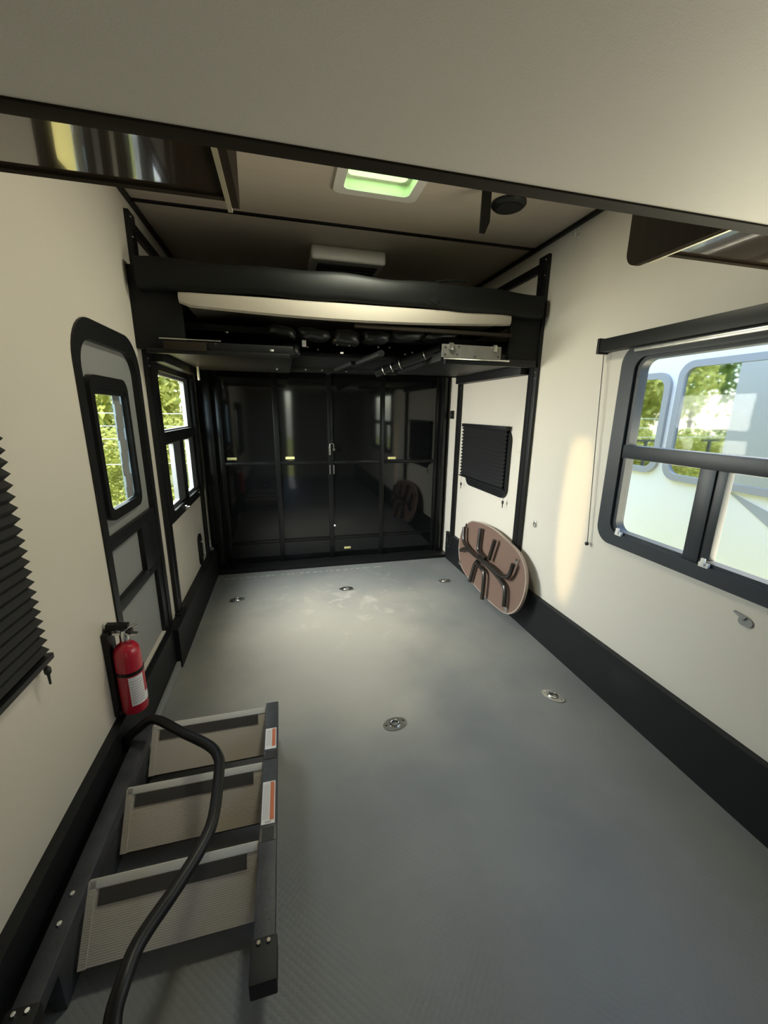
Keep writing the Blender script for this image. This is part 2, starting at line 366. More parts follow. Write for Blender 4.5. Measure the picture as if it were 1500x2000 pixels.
def pleated_blind(name, label, x, s, y0, y1, z0, z1, n, dep, rail, cords):
    r = tag(empty(name), label, 'blind')
    bm = B(); A, C = [], []
    for i in range(2*n+1):
        z = z1-(z1-z0)*i/(2*n); off = dep if i % 2 else dep*.15
        yo = off*.3
        A.append((bm.verts.new((x+s*off, y0-yo*.5, z)), bm.verts.new((x+s*(off+.003), y0-yo*.5, z))))
        C.append((bm.verts.new((x+s*off, y1+yo*.5, z)), bm.verts.new((x+s*(off+.003), y1+yo*.5, z))))
    for i in range(2*n):
        for k in (0, 1): bm.faces.new((A[i][k], A[i+1][k], C[i+1][k], C[i][k]))
        for Q in (A, C): bm.faces.new((Q[i][0], Q[i][1], Q[i+1][1], Q[i+1][0]))
    bm.faces.new((A[0][0], A[0][1], C[0][1], C[0][0])); bm.faces.new((A[-1][0], C[-1][0], C[-1][1], A[-1][1]))
    obj('pleated_fabric', bm, 'fabric_black', r)
    bx('bottom_rail', 'black_metal', r, x+s*.0, x+s*(dep+.006), y0-.012, y1+.012, z0-rail, z0, bev=.003)
    bx('head_rail', 'black_metal', r, x+s*.0, x+s*(dep+.006), y0-.006, y1+.006, z1, z1+.03, bev=.003)
    for (cy_, cz_) in cords:
        bm = B(); tube(bm, [(x+s*dep*.7, cy_, z0), (x+s*dep*.7, cy_+.004, cz_+.02)], .0012, 5); c = obj('cord', bm, 'ink', r)
        bm = B(); lathe(bm, [(.003, .03), (.009, .022), (.009, .008), (.004, 0), (.003, -.03)], 10, 'Z', (x+s*dep*.7, cy_+.004, cz_)); obj('tassel', bm, 'ink', c, True)
    return r
pleated_blind('pleated_blind', 'large black pleated blind cut off by the left picture edge, nearest the viewer', 0.012, 1, .28, 1.215, .835, 1.62, 26, .02, .018, [(1.20, .775)])
pleated_blind('pleated_blind', 'small black pleated blind over the rounded window behind the brown oval table', W-.02, -1, 2.73, 3.50, .955, 1.405, 15, .022, .012, [(2.70, .84), (3.47, .85)])
# valance of the wide window with its cord
v = tag(empty('roller_shade'), 'black rolled up shade cassette above the wide right window', 'blind')
bx('head_rail', 'black_metal', v, W-.06, W, .2, 1.872, 1.845, 1.908, bev=.004); bx('end_cap', 'black_trim', v, W-.064, W, 1.868, 1.884, 1.838, 1.914, bev=.002)
bx('bottom_bar', 'zinc', v, W-.045, W-.022, .22, 1.66, 1.822, 1.836, bev=.003)
bm = B(); tube(bm, smooth_path([(W-.03, 1.865, 1.84), (W-.025, 1.84, 1.4), (W-.02, 1.80, .82)], 4), .0022, 6); c = obj('cord', bm, 'ink', v)
bm = B(); lathe(bm, [(.004, 0), (.011, .006), (.011, .016), (.004, .022)], 10, 'X', (W-.034, 1.80, .815)); obj('cord_anchor', bm, 'ink', c, True)

# ------------------------------------------------------------------ side door
d1 = struct(empty('door_1'), 'black framed side entry door with a narrow rounded window in the left wall', 'door')
frame_x('door_frame', .008, -.05, (1.735, 2.442, .245, 1.87), (1.782, 2.385, .265, 1.79), [.01, .01, .17, .17], [.004, .004, .11, .11], 'black_metal', d1)
DX = -.02
bx('door_slab', 'door_grey', d1, DX-.028, DX, 1.76, 2.42, .255, 1.81)
wf = frame_x('window_frame', .004, DX, (1.832, 2.235, 1.06, 1.66), (1.866, 2.205, 1.105, 1.605), .055, .03, 'black_trim', d1)
# window light: inner reveal + pane + a frosted strip
bx('shade_pocket', 'black_metal', wf, .0, DX-.004, 1.862, 2.208, 1.585, 1.625, bev=.004)
bx('rail', 'black_metal', d1, .004, DX, 1.775, 2.395, .945, 1.0, bev=.004)
bx('rail', 'black_metal', d1, .004, DX, 1.775, 2.395, .665, .72, bev=.004)
bx('latch_plate', 'black_metal', d1, .006, DX, 2.16, 2.395, .71, .96, bev=.004)
bx('stile', 'black_metal', d1, .003, DX, 2.32, 2.395, .26, .70, bev=.003)
bm = B(); lathe(bm, [(.008, 0), (.008, .006)], 10, 'X', (.004, 2.16, .70)); obj('screw', bm, 'chrome', d1, True)
# cut the light opening in the slab
sl = d1.children[1]; bm = B()
for dims in ((1.76, 1.86, .255, 1.81), (2.215, 2.42, .255, 1.81), (1.86, 2.215, .255, 1.09), (1.86, 2.215, 1.61, 1.81)): box(bm, DX-.028, DX, *dims)
sl.data.clear_geometry(); bm.to_mesh(sl.data); bm.free()
pane(wf, DX-.015, 1.86, 2.215, 1.09, 1.61)
bm = B()
n = 9
for i in range(n):   # rumpled half-open sun shade along the far side of the pane
    z = 1.105+.5*i/n; box(bm, DX-.012, DX-.006+.003*math.sin(i*2.1), 2.125+.001*math.sin(i*1.7), 2.21, z, z+.5/n)
obj('shade', bm, 'door_grey', wf)

# ------------------------------------------------------------------ ramp door
d2 = struct(empty('door_2'), 'black glossy ramp door with vertical ribs at the rear of the garage', 'door')
bx('panel_backing', 'black_trim', d2, .02, W-.02, YB-.004, YB+.008, .03, 2.0)
edges = [.16, .66, 1.165, 1.69, 2.28]
rows = [(.04, .235), (.265, 1.02), (1.05, 1.93)]
for a, c in zip(edges, edges[1:]):
    for z0, z1 in rows: bx('panel', 'black_gloss', d2, a+.012, c-.012, YB-.009, YB-.004, z0+.004, z1-.004)
for a in edges: bx('rib', 'ramp_rib', d2, a-.024, a+.024, YB-.022, YB-.004, .035, 1.95, bev=.005)
bx('side_post', 'ramp_rib', d2, .03, .12, YB-.10, YB-.004, .035, 1.95, bev=.008)
bx('side_post', 'ramp_rib', d2, 2.30, 2.355, YB-.06, YB-.004, .035, 1.95, bev=.006)
for a, c in zip(edges, edges[1:]):
    for z in (.25, 1.035): bx('cross_rib', 'ramp_rib', d2, a+.024, c-.024, YB-.016, YB-.004, z-.014, z+.014, bev=.003)
for (x, z) in ((.245, 1.085), (.775, 1.085), (1.795, 1.07)): bx('reflector', 'label_yellow', d2, x-.042, x+.042, YB-.014, YB-.009, z-.012, z+.012, bev=.002)
bx('reflector', 'label_yellow', d2, 1.29, 1.36, YB-.014, YB-.009, .12, .142, bev=.002)
lt = bx('latch', 'zinc', d2, 1.15, 1.165, YB-.034, YB-.022, 1.11, 1.20, bev=.003)
bm = B(); tube(bm, smooth_path([(1.157, YB-.038, 1.13), (1.157, YB-.045, 1.21), (1.175, YB-.045, 1.225), (1.195, YB-.045, 1.21), (1.195, YB-.038, 1.165)], 5), .004, 8); obj('shackle', bm, 'chrome', lt, True)
bm = B(); lathe(bm, [(.014, 0), (.014, .01), (.006, .014)], 10, 'Y', (1.195, YB-.05, 1.165)); obj('latch_knob', bm, 'chrome', lt, True)
for x in (1.157, 1.195): bx('latch_plate', 'zinc', d2, x-.004, x+.004, YB-.028, YB-.022, .92, 1.01, bev=.001)
bm = B(); lathe(bm, [(.011, 0), (.009, -.006)], 10, 'Y', (1.195, YB-.022, .385)); obj('screw', bm, 'label_white', d2, True)

# ------------------------------------------------------------------ overhead bunk (near ceiling)
ob = tag(empty('overhead_bunk'), 'grey underside of a raised bunk platform above the viewer with dark edge and brown wings', 'bunk')
bx('platform', 'panel_grey', ob, 0.0, W, -1.0, .765, 1.94, 2.02)
bx('edge_trim', 'dark_edge', ob, 0.0, W, .765, .80, 1.936, 2.02, bev=.003)
lw = bx('wing_panel', 'brown_gloss', ob, .0, .628, .80, 1.062, 1.982, 2.0)
rw = bx('wing_panel', 'brown_gloss', ob, 1.832, W, .80, 1.062, 1.988, 2.006)
bx('edge_strip', 'brown_board', lw, .0, .628, 1.052, 1.068, 1.976, 2.004); bx('edge_strip', 'brown_board', rw, 1.832, W, 1.052, 1.068, 1.982, 2.01)
bm = B(); pts = rrect(.80, 1.125, 1.978, 2.12, [.004, .03, .004, .004]); prism(bm, [(.632, a, b_) for a, b_ in pts], (.018, 0, 0)); g = obj('guard_board', bm, 'brown_board', ob)
bx('edge_strip', 'trim_light', g, .624, .634, .80, 1.115, 1.974, 1.979)
bm = B(); pts = rrect(.80, 1.195, 1.984, 2.15, [.004, .045, .004, .004]); prism(bm, [(1.812, a, b_) for a, b_ in pts], (.018, 0, 0)); g = obj('guard_board', bm, 'brown_board', ob)
bx('edge_strip', 'trim_light', g, 1.826, 1.834, .80, 1.12, 1.981, 1.985)

# ------------------------------------------------------------------ ceiling fittings
sk = tag(empty('roof_vent'), 'square white framed roof vent glowing pale green in the ceiling', 'roof vent')
bm = B(); ring(bm, [(a, b_, H-.012) for a, b_ in rrect(SX0-.035, SX1+.035, SY0-.035, SY1+.035, .04)], [(a, b_, H-.012) for a, b_ in rrect(SX0+.012, SX1-.012, SY0+.012, SY1-.012, .03)], (0, 0, .012)); obj('flange', bm, 'white_plastic', sk)
bm = B(); ring(bm, [(a, b_, H) for a, b_ in rrect(SX0, SX1, SY0, SY1, .001)], [(a, b_, H) for a, b_ in rrect(SX0+.012, SX1-.012, SY0+.012, SY1-.012, .03)], (0, 0, .10)); obj('shaft', bm, 'shaft_plastic', sk)
bm = B(); ring(bm, [(a, b_, H+.04) for a, b_ in rrect(SX0+.012, SX1-.012, SY0+.012, SY1-.012, .03)], [(a, b_, H+.04) for a, b_ in rrect(SX0+.03, SX1-.03, SY0+.03, SY1-.03, .03)], (0, 0, .01)); obj('screen_frame', bm, 'white_plastic', sk)
bm = B(); box(bm, SX0-.02, SX1+.02, SY0-.02, SY1+.02, H+.10, H+.15); bevel(bm, .02); obj('lid', bm, 'dome', sk, True)
sp = tag(empty('ceiling_speaker'), 'round black speaker on the ceiling beside the hanging black strap', 'speaker')
bm = B(); lathe(bm, [(.088, H), (.088, H-.01), (.075, H-.022), (.06, H-.024)], 28, 'Z', (1.905, 2.14, 0)); obj('rim', bm, 'black_metal', sp, True)
bm = B(); lathe(bm, [(.06, H-.024), (.058, H-.028), (.02, H-.030)], 24, 'Z', (1.905, 2.14, 0)); obj('grille', bm, 'fabric_black', sp, True)
hs = tag(empty('hanging_strap'), 'flat black strap hanging down from the ceiling by the round speaker', 'strap')
q0 = unY(943, 372, 2.03); q1 = unY(961, 372, 2.03); q2 = unY(957, 433, 2.03); q3 = unY(947, 456, 2.03); q4 = unY(936, 454, 2.03)
zt = H-.002
bm = B(); prism(bm, [(q0.x, 2.03, zt), (q1.x, 2.03, zt), q1, q2, q3, q4, q0], (0, .008, 0)); obj('strap', bm, 'black_trim', hs)
bx('strap_plate', 'black_metal', hs, q0.x-.01, q1.x+.01, 2.02, 2.05, H-.01, H, bev=.002)
ac = tag(empty('air_vent_box'), 'white boxy air distribution vent hanging under the dark rear ceiling', 'air vent')
bx('housing', 'white_plastic', ac, .955, 1.455, 2.93, 3.34, 2.495, H, bev=.018, seg=3)
for k in range(5): bx('louver', 'black_metal', ac, 1.0, 1.41, 3.0+.062*k, 3.035+.062*k, 2.489, 2.496)

# ------------------------------------------------------------------ bed lift: posts, upper bunk, raised sofa bed
bl = tag(empty('bed_lift'), 'black bed lift frame with tall posts bolted to both side walls', 'bed lift')
for (xa, xb, s, fy) in ((0, .024, 1, (2.53, 2.625)), (W-.024, W, -1, (2.445, 2.545))):
    for (ya, yb) in (fy, (3.62, 3.70)):
        xi = xb if s > 0 else xa
        p = bx('post', 'black_metal', bl, xa, xb, ya, yb, .26 if s < 0 else .235, 2.50, bev=.006)
        bx('track_slot', 'black_trim', p, xi-.002*s, xi+.003*s, (ya+yb)/2-.012, (ya+yb)/2+.012, .35, 2.42)
        bx('foot_bracket', 'black_metal', p, xa-.0 if s > 0 else xa-.012, xb+.012 if s > 0 else xb, ya-.015, yb+.015, .20, .27, bev=.004)
        for z in (2.47, 2.38, 1.80, 1.76, .24, .215):
            bm = B(); lathe(bm, [(.007, 0), (.006, .006*s)], 8, 'X', (xi+.012*s if z < .3 else xi, (ya+yb)/2-.03, z)); obj('bolt', bm, 'chrome', p, True)
    bx('top_rail', 'black_metal', bl, xa, xb, fy[1], 3.63, 2.415, 2.465, bev=.004)
    bx('side_rail', 'black_metal', bl, xa if s > 0 else xa-.06, xb+.06 if s > 0 else xb, fy[1], 3.62, 1.79, 1.90, bev=.005)
    bx('side_cover', 'vinyl', bl, (.0 if s > 0 else W-.24), (.24 if s > 0 else W-.0), 2.455, 2.485, 1.835, 2.23, bev=.006)
# bolster: padded black roll at the front of the upper bunk
ub = tag(empty('upper_bunk'), 'upper bunk bed raised to the ceiling with padded black front roll', 'bunk bed')
bm = B(); N = 40; prev = None
rings = []
for i in range(N+1):
    x = .055+(W-.11)*i/N; k = i/N; z = 2.182+.012*math.sin(math.pi*k)+.004*math.sin(k*31)
    hh = .073+.004*math.sin(k*17+1); dd = .055; rr = []
    for j in range(16):
        a = 2*math.pi*j/16; ca, sa = math.cos(a), math.sin(a)
        rr.append(bm.verts.new((x, 2.445+dd*abs(ca)**.55*(1 if ca > 0 else -1), z+hh*abs(sa)**.6*(1 if sa > 0 else -1))))
    rings.append(rr)
for a, c in zip(rings, rings[1:]):
    for j in range(16): bm.faces.new((a[j], a[(j+1) % 16], c[(j+1) % 16], c[j]))
bm.faces.new(rings[0]); bm.faces.new(rings[-1][::-1])
bo = obj('front_roll', bm, 'vinyl', ub, True)
c0 = unY(848, 586, 2.385)
bm = B(); prism(bm, [unY(x, y, 2.388) for x, y in ((838, 586), (855, 578), (860, 588), (850, 595))], (0, .012, 0)); bevel(bm, .003); obj('pull_tab', bm, 'vinyl', bo, True)
bx('deck', 'black_board', ub, .10, W-.10, 2.72, 3.62, 1.985, 2.02)
bx('deck_edge', 'brown_board', ub, 1.15, 2.16, 2.43, 2.46, 2.0, 2.02, bev=.003)
bx('bed_cover', 'vinyl', ub, .06, W-.06, 2.50, 3.60, 2.12, 2.20, bev=.03, seg=3)
bm = B(); tube(bm, [unY(850+i*7, 551-3.2*math.sin(math.pi*i/9), 2.47) for i in range(10)], .006, 6); obj('strap_loop', bm, 'vinyl', ub, True)
# mattress
mt = tag(empty('mattress'), 'cream white mattress edge showing below the black roll of the upper bunk', 'mattress')
bm = B(); rings = []
N = 36; x0m, x1m = .235, 2.135
for i in range(N+1):
    k = i/N; x = x0m+(x1m-x0m)*k
    zt_ = 2.118+.012*k; zb_ = 2.052-.034*math.sin(math.pi*min(1, .08+k*.9))+.012*k
    e = min(1, (k+.012)/.032) ; e2 = min(1, (1-k+.01)/.02)
    zb2 = zt_-(zt_-zb_)*math.sqrt(max(0, 1-(1-e)**2))*(1 if e2 >= 1 else .75+.25*math.sqrt(max(0, 1-(1-e2)**2)))
    yf = 2.405+.03*(1-math.sqrt(max(0, 1-(1-min(e, e2))**2)))
    pf = [(3.55, zt_), (yf+.03, zt_), (yf+.006, zt_-.010), (yf, (zt_+zb2)/2), (yf+.004, zb2+.010), (yf+.016, zb2), (yf+.09, zt_-.030), (3.55, zt_-.030)]
    rings.append([bm.verts.new((x, y, z)) for y, z in pf])
for a, c in zip(rings, rings[1:]):
    for j in range(8): bm.faces.new((a[j], a[(j+1) % 8], c[(j+1) % 8], c[j]))
bm.faces.new(rings[0]); bm.faces.new(rings[-1][::-1])
obj('padding', bm, 'mattress', mt, True)
# raised sofa bed under it
sb = tag(empty('sofa_bed'), 'folded black leather sofa bed raised under the upper bunk', 'sofa bed')
bx('seat_base', 'black_metal', sb, .10, .80, 2.47, 3.60, 1.835, 1.885, bev=.006)
bx('seat_base', 'black_metal', sb, 1.70, 2.30, 2.47, 3.60, 1.845, 1.90, bev=.006)
bx('front_beam', 'black_metal', sb, 1.72, 2.36, 2.44, 2.475, 1.825, 1.87, bev=.005)
bx('front_beam', 'black_metal', sb, .05, .78, 2.44, 2.475, 1.815, 1.84, bev=.005)
pa = unY(864, 672, 2.43); pb = unY(972, 700, 2.43)
pl = bx('hinge_plate', 'plate_grey', sb, pa.x, pb.x+.02, 2.428, 2.44, 1.862, 1.938, bev=.002)
for x in (pa.x+.055, pb.x-.03):
    bx('hinge_lug', 'zinc', pl, x-.014, x+.014, 2.412, 2.43, 1.905, 1.945, bev=.004)
for x, z in ((pa.x+.02, 1.92), (pa.x+.02, 1.878), (pa.x+.10, 1.88), (pa.x+.11, 1.925), (pa.x+.22, 1.872), (pb.x, 1.878)):
    bm = B(); lathe(bm, [(.005, 0), (.005, -.003)], 8, 'Y', (x, 2.428, z)); obj('bolt', bm, 'ink', pl, True)
bm = B(); tube(bm, [(pa.x+.01, 2.425, 1.856), (pb.x+.08, 2.425, 1.856)], .006, 8); obj('hinge_rod', bm, 'chrome', sb, True)
pa = unY(318, 668, 2.43)
bx('side_plate', 'brown_board', sb, .135, .345, 2.43, 2.442, 1.832, 1.878, bev=.004)
bx('plate_rail', 'zinc', sb, .12, .42, 2.428, 2.44, 1.884, 1.890, bev=.001)
bx('hook', 'white_plastic', sb, .13, .142, 3.30, 3.33, 1.74, 1.835, bev=.003)
bx('centre_panel', 'black_board', sb, .80, 1.72, 2.78, 3.46, 1.872, 1.90, bev=.006)
bx('back_beam', 'black_metal', sb, .10, 2.30, 3.46, 3.60, 1.845, 1.91, bev=.01)
ZP = 1.872
for (x, y) in ((443, 648), (422, 672), (531, 683), (601, 678), (621, 683), (658, 674), (668, 688), (682, 675), (739, 678), (761, 679), (747, 692), (791, 692), (805, 689), (708, 702), (541, 721), (597, 722), (629, 723), (676, 726), (706, 725)):
    p = unZ(x, y, ZP)
    if p.y > 2.78 and .82 < p.x < 1.70: base = ZP
    else:
        base = ZP
        if y < 660: p = unZ(x, y, 1.985); base = 1.985
    if not (.82 < p.x < 1.70 and 2.78 < p.y < 3.45) and base == ZP:
        if p.y < 2.47 or p.y > 3.6: p = unY(x, y, 2.44); bm = B(); lathe(bm, [(.006, 0), (.005, -.006)], 8, 'Y', tuple(p)); obj('screw', bm, 'chrome', sb, True); continue
        zz = 1.835 if p.x < .82 else (1.845 if p.x > 1.70 else ZP); p = unZ(x, y, zz); base = zz
    bm = B(); lathe(bm, [(.010, 0), (.008, -.008)], 8, 'Z', (p.x, p.y, base)); obj('screw', bm, 'screw_shine', sb, True)
def puff(x0, y0, x1, y1, Y, dep, rot=0):
    a = unY(x0, y0, Y); c = unY(x1, y1, Y); bm = B()
    cx, cz, hx, hz = (a.x+c.x)/2, (a.z+c.z)/2, abs(c.x-a.x)/2, abs(a.z-c.z)/2
    bmesh.ops.create_icosphere(bm, subdivisions=3, radius=1)
    for v_ in bm.verts:
        q = v_.co.copy()
        for k in range(3): q[k] = math.copysign(abs(q[k])**.6, q[k])
        q.x *= 1+.05*math.sin(q.z*5+x0); dz = .12*hz*math.sin(q.x*7+x0)
        v_.co = Vector((q.x*hx, q.y*dep, q.z*hz+dz))
    bmesh.ops.rotate(bm, verts=bm.verts, cent=(0, 0, 0), matrix=Matrix.Rotation(rot, 3, 'Y'))
    bmesh.ops.translate(bm, verts=bm.verts, vec=(cx, Y+dep, cz)); return bm
for (x0, y0, x1, y1, r) in ((520, 632, 580, 658, .1), (580, 636, 648, 662, .1), (652, 640, 706, 672, .06), (710, 643, 766, 668, -.04), (768, 641, 834, 664, -.05), (836, 645, 900, 664, -.06)):
    obj('cushion', puff(x0, y0, x1, y1, 2.49, .09, r), 'leather', sb, True)
obj('cushion', puff(545, 664, 588, 696, 2.62, .08, 0), 'leather', sb, True)
for (a, c) in (((690, 708), (640, 728)), ((745, 690), (690, 712))):
    p, q = unZ(*a, 1.865), unZ(*c, 1.865); bm = B(); tube(bm, [p, q], .02, 8); obj('strut', bm, 'black_metal', sb, True)
ax = [unY(862-16*i, 682+5.9*i, 2.60+.03*i) for i in range(9)]
bm = B(); tube(bm, ax, .030, 12); ro = obj('fabric_roll', bm, 'leather', sb, True)
for i in (2, 5, 6, 7):
    p = ax[i]; d_ = (ax[min(8, i+1)]-ax[i-1]).normalized(); n_ = d_.orthogonal().normalized(); b_ = d_.cross(n_)
    bm = B(); tube(bm, [p+(n_*math.cos(t_/8*math.pi)+b_*math.sin(t_/8*math.pi))*.032 for t_ in range(17)], .0025, 5, caps=False); obj('wire_loop', bm, 'zinc', ro, True)
p = unY(594, 671, 2.55); bx('paper_tag', 'label_white', sb, p.x-.012, p.x+.012, 2.55, 2.553, p.z-.018, p.z+.018)

# ------------------------------------------------------------------ oval table against the right wall
TP = Vector((2.24, 0, 0)); TT = Vector((2.340, 0, .62)); TU = (TT-TP).normalized(); TN = Vector((TU.z, 0, -TU.x))   # TN points to the wall
def tb(x, y, off=0): return un(860+x/7.5, 980+y/7.5, TP-TN*off, TN)
tab = tag(empty('folding_table'), 'brown oval folding table leaning on the right wall, black legs folded flat', 'table')
out = [(470, 280), (390, 325), (320, 420), (285, 560), (272, 700), (290, 880), (345, 1020), (440, 1150), (560, 1290), (700, 1440), (830, 1555), (960, 1635), (1060, 1625), (1150, 1540), (1215, 1400), (1250, 1230), (1255, 1060), (1225, 910), (1165, 770), (1070, 650), (950, 540), (800, 410), (620, 315)]
OUT = smooth_path([tb(*q) for q in out] + [tb(*out[0])], 3)[:-1]
for p in OUT:
    if p.z < .004: p.z = .004
bm = B(); prism(bm, OUT, TN*.018); tt = obj('table_top', bm, 'table_brown', tab)
cen = sum(OUT, Vector())/len(OUT)
bm = B(); ring(bm, [cen+(p-cen)*1.008-TN*.002 for p in OUT], [cen+(p-cen)*.985-TN*.002 for p in OUT], TN*.021); obj('edge_band', bm, 'table_edge', tt)
legs = [[(930, 1535), (948, 1290), (900, 1180), (800, 1050), (690, 930), (560, 830), (430, 720), (350, 690), (300, 712)],
        [(350, 370), (345, 560), (400, 670), (500, 780), (620, 860), (760, 960), (850, 1050), (940, 1095), (1010, 1070), (1070, 910)],
        [(592, 390), (560, 640), (572, 730), (660, 840)], [(800, 560), (710, 850)], [(430, 1168), (500, 930), (545, 870)], [(610, 1430), (642, 1070), (600, 975), (545, 915)]]
for i, l in enumerate(legs):
    bm = B(); tube(bm, smooth_path([tb(*q, off=.030+.010*(i % 2)) for q in l], 5), .0165, 10); lo = obj('leg', bm, 'leg_tube', tab, True)
for q in ((400, 350), (1140, 880), (975, 1580), (295, 890)):
    p = tb(*q); bm = B(); box(bm, -.008, .008, -.014, .014, -.02, .02); bevel(bm, .003)
    o = obj('corner_clip', bm, 'chrome', tab, True, loc=p-TN*.006)
bx('cross_bar', 'leg_tube', tab, *[f(a, b_) for a, b_ in zip(tb(545, 900, .03), tb(560, 860, .03)) for f in (min, max)])

# ------------------------------------------------------------------ fire extinguisher
fe = tag(empty('fire_extinguisher'), 'red fire extinguisher with white label hung on a bracket beside the side door', 'extinguisher')
EX, EY, EZ = .068, 1.615, .31
bm = B(); lathe(bm, [(.034, EZ), (.046, EZ+.006), (.048, EZ+.02), (.048, EZ+.262), (.044, EZ+.285), (.032, EZ+.303), (.018, EZ+.312), (.018, EZ+.322)], 28, 'Z', (EX, EY, 0)); obj('cylinder', bm, 'red_paint', fe, True)
def arc_label(z0, z1, a0, a1, r, material, parent, name):
    bm = B(); n = 10; rows_ = []
    for i in range(n+1):
        a = math.radians(a0+(a1-a0)*i/n)
        rows_.append([bm.verts.new((EX+rr*math.cos(a), EY+rr*math.sin(a), z)) for rr, z in ((r, z0), (r, z1), (r-.0012, z1), (r-.0012, z0))])
    for a, c in zip(rows_, rows_[1:]):
        for j in range(4): bm.faces.new((a[j], a[(j+1) % 4], c[(j+1) % 4], c[j]))
    bm.faces.new(rows_[0]); bm.faces.new(rows_[-1][::-1]); return obj(name, bm, material, parent)
lb = arc_label(EZ+.045, EZ+.175, -82, 20, .0488, 'label_white', fe, 'label')
for k in range(9): arc_label(EZ+.058+.012*k, EZ+.061+.012*k, -76, -20, .0491, 'label_print', lb, 'print_line')
arc_label(EZ+.085, EZ+.175, -14, 20, .0492, 'red_paint', lb, 'red_band')
bm = B(); ring(bm, [(EX+.0505*math.cos(a*math.pi/12), EY+.0505*math.sin(a*math.pi/12), EZ+.182) for a in range(24)], [(EX+.047*math.cos(a*math.pi/12), EY+.047*math.sin(a*math.pi/12), EZ+.182) for a in range(24)], (0, 0, .014)); obj('strap', bm, 'black_trim', fe)
bx('bracket', 'black_trim', fe, .0, .022, EY-.035, EY+.035, EZ-.005, EZ+.37, bev=.004)
bm = B(); lathe(bm, [(.016, EZ+.32), (.016, EZ+.35), (.011, EZ+.365)], 14, 'Z', (EX, EY, 0)); va = obj('valve', bm, 'chrome', fe, True)
bm = B(); prism(bm, [(EX-.045, EY-.01, EZ+.352), (EX+.045, EY-.01, EZ+.342), (EX+.05, EY-.01, EZ+.348), (EX-.04, EY-.01, EZ+.362)], (0, .02, 0)); obj('lower_lever', bm, 'chrome', va)
bm = B(); prism(bm, [(EX-.06, EY-.012, EZ+.37), (EX+.02, EY-.012, EZ+.375), (EX+.022, EY-.012, EZ+.392), (EX-.055, EY-.012, EZ+.40)], (0, .024, 0)); obj('upper_lever', bm, 'black_trim', va)
bm = B(); lathe(bm, [(.014, 0), (.014, .012), (.009, .014)], 14, 'X', (EX+.018, EY, EZ+.358)); obj('gauge', bm, 'ink', va, True)
bm = B(); tube(bm, [(EX+.02, EY-.015, EZ+.378), (EX+.05, EY+.01, EZ+.385)], .004, 8); obj('safety_pin', bm, 'chrome', va, True)

# ------------------------------------------------------------------ entry steps lying on the floor
st = tag(empty('folding_steps'), 'black framed three tread entry steps with handrail lying on the floor by the left wall', 'steps')
SXL, SXR = .115, .585
for xa, xb in ((.058, SXL), (SXR, .640)):
    bm = B(); box(bm, xa, xb, .70, 1.66, .155, .20); box(bm, xa+.012, xb-.012, .86, 1.60, 0, .158); bevel(bm, .004); r_ = obj('rail', bm, 'step_frame', st, True)
    bx('foot', 'rubber', r_, xa-.005, xb+.006, .685, .775, .15, .206, bev=.005)
    for x in (xa+.015, xb-.015):
        bm = B(); lathe(bm, [(.006, .206), (.005, .211)], 8, 'Z', (x, .762, 0)); obj('bolt', bm, 'chrome', r_, True)
    bx('hinge_arm', 'black_metal', r_, xa+.01, xb-.01, 1.50, 1.64, 0, .03, bev=.004)
for y in (.93, 1.0):
    bm = B(); lathe(bm, [(.007, .20), (.006, .205)], 8, 'Z', (.085, y, 0)); obj('bolt', bm, 'chrome', st, True)
TA = math.atan2(.145, .125); TL = .19
for yt in (1.63, 1.325, 1.026):
    e = obj('tread', B(), 'tread', st); bm = B()
    box(bm, SXL, SXR, -TL, 0, -.014, 0); bevel(bm, .002, 1)
    bm.to_mesh(e.data); bm.free(); e.location = (0, yt, .20); e.rotation_euler = (TA, 0, 0)
    bx('nosing', 'white_plastic', e, SXL+.004, SXR-.004, -.022, .002, -.002, .003, bev=.001)
    bx('grip_strip', 'grip', e, SXL+.03, SXR-.035, -.062, -.024, -.001, .003)
    bx('end_cap', 'tread', e, SXL, SXL+.02, -TL, -.002, -.004, .003)
    bx('under_lip', 'black_metal', e, SXL, SXR, -TL-.004, -TL+.012, -.03, -.012)
def sticker(y0, y1, kind):
    s_ = bx('warning_label', 'label_white', st, .590, .634, y0, y1, .2003, .2012)
    bx('orange_band', 'label_orange', s_, .617, .631, y0+.012, y1-.004, .2012, .2016)
    for k in range(5): bx('print_line', 'label_print', s_, .595+.004*k, .5965+.004*k, y0+.016, y1-.01, .2012, .2015)
    if kind: bx('pictogram', 'label_print', s_, .602, .622, y0+.004, y0+.010, .2012, .2016)
sticker(1.385, 1.495, 0); sticker(1.075, 1.235, 1)
for y0, y1 in ((1.335, 1.375), (1.02, 1.065)):
    b_ = bx('rail_clip', 'chrome', st, .588, .638, y0, y1, .2003, .2015); bx('clip_slot', 'ink', b_, .594, .632, y0+.001, y1-.001, .2015, .2022)
hp = [(248, 1452, .20), (272, 1422, .26), (303, 1405, .30), (355, 1430, .31), (408, 1456, .315), (426, 1478, .32), (428, 1505, .32), (418, 1590, .32), (398, 1645, .32), (350, 1725, .32), (290, 1812, .32), (262, 1860, .32), (240, 1920, .32), (222, 1980, .31), (212, 2060, .28)]
bm = B(); pts = [unZ(x, y, z) for x, y, z in hp]; pts += [Vector((pts[-1].x-.03, pts[-1].y-.06, .20)), Vector((.09, .60, .05)), Vector((.085, .62, .0))]
pts = [Vector((.095, pts[0].y+.02, .06))] + pts
tube(bm, smooth_path(pts, 6), .018, 12); obj('handrail', bm, 'black_metal', st, True)

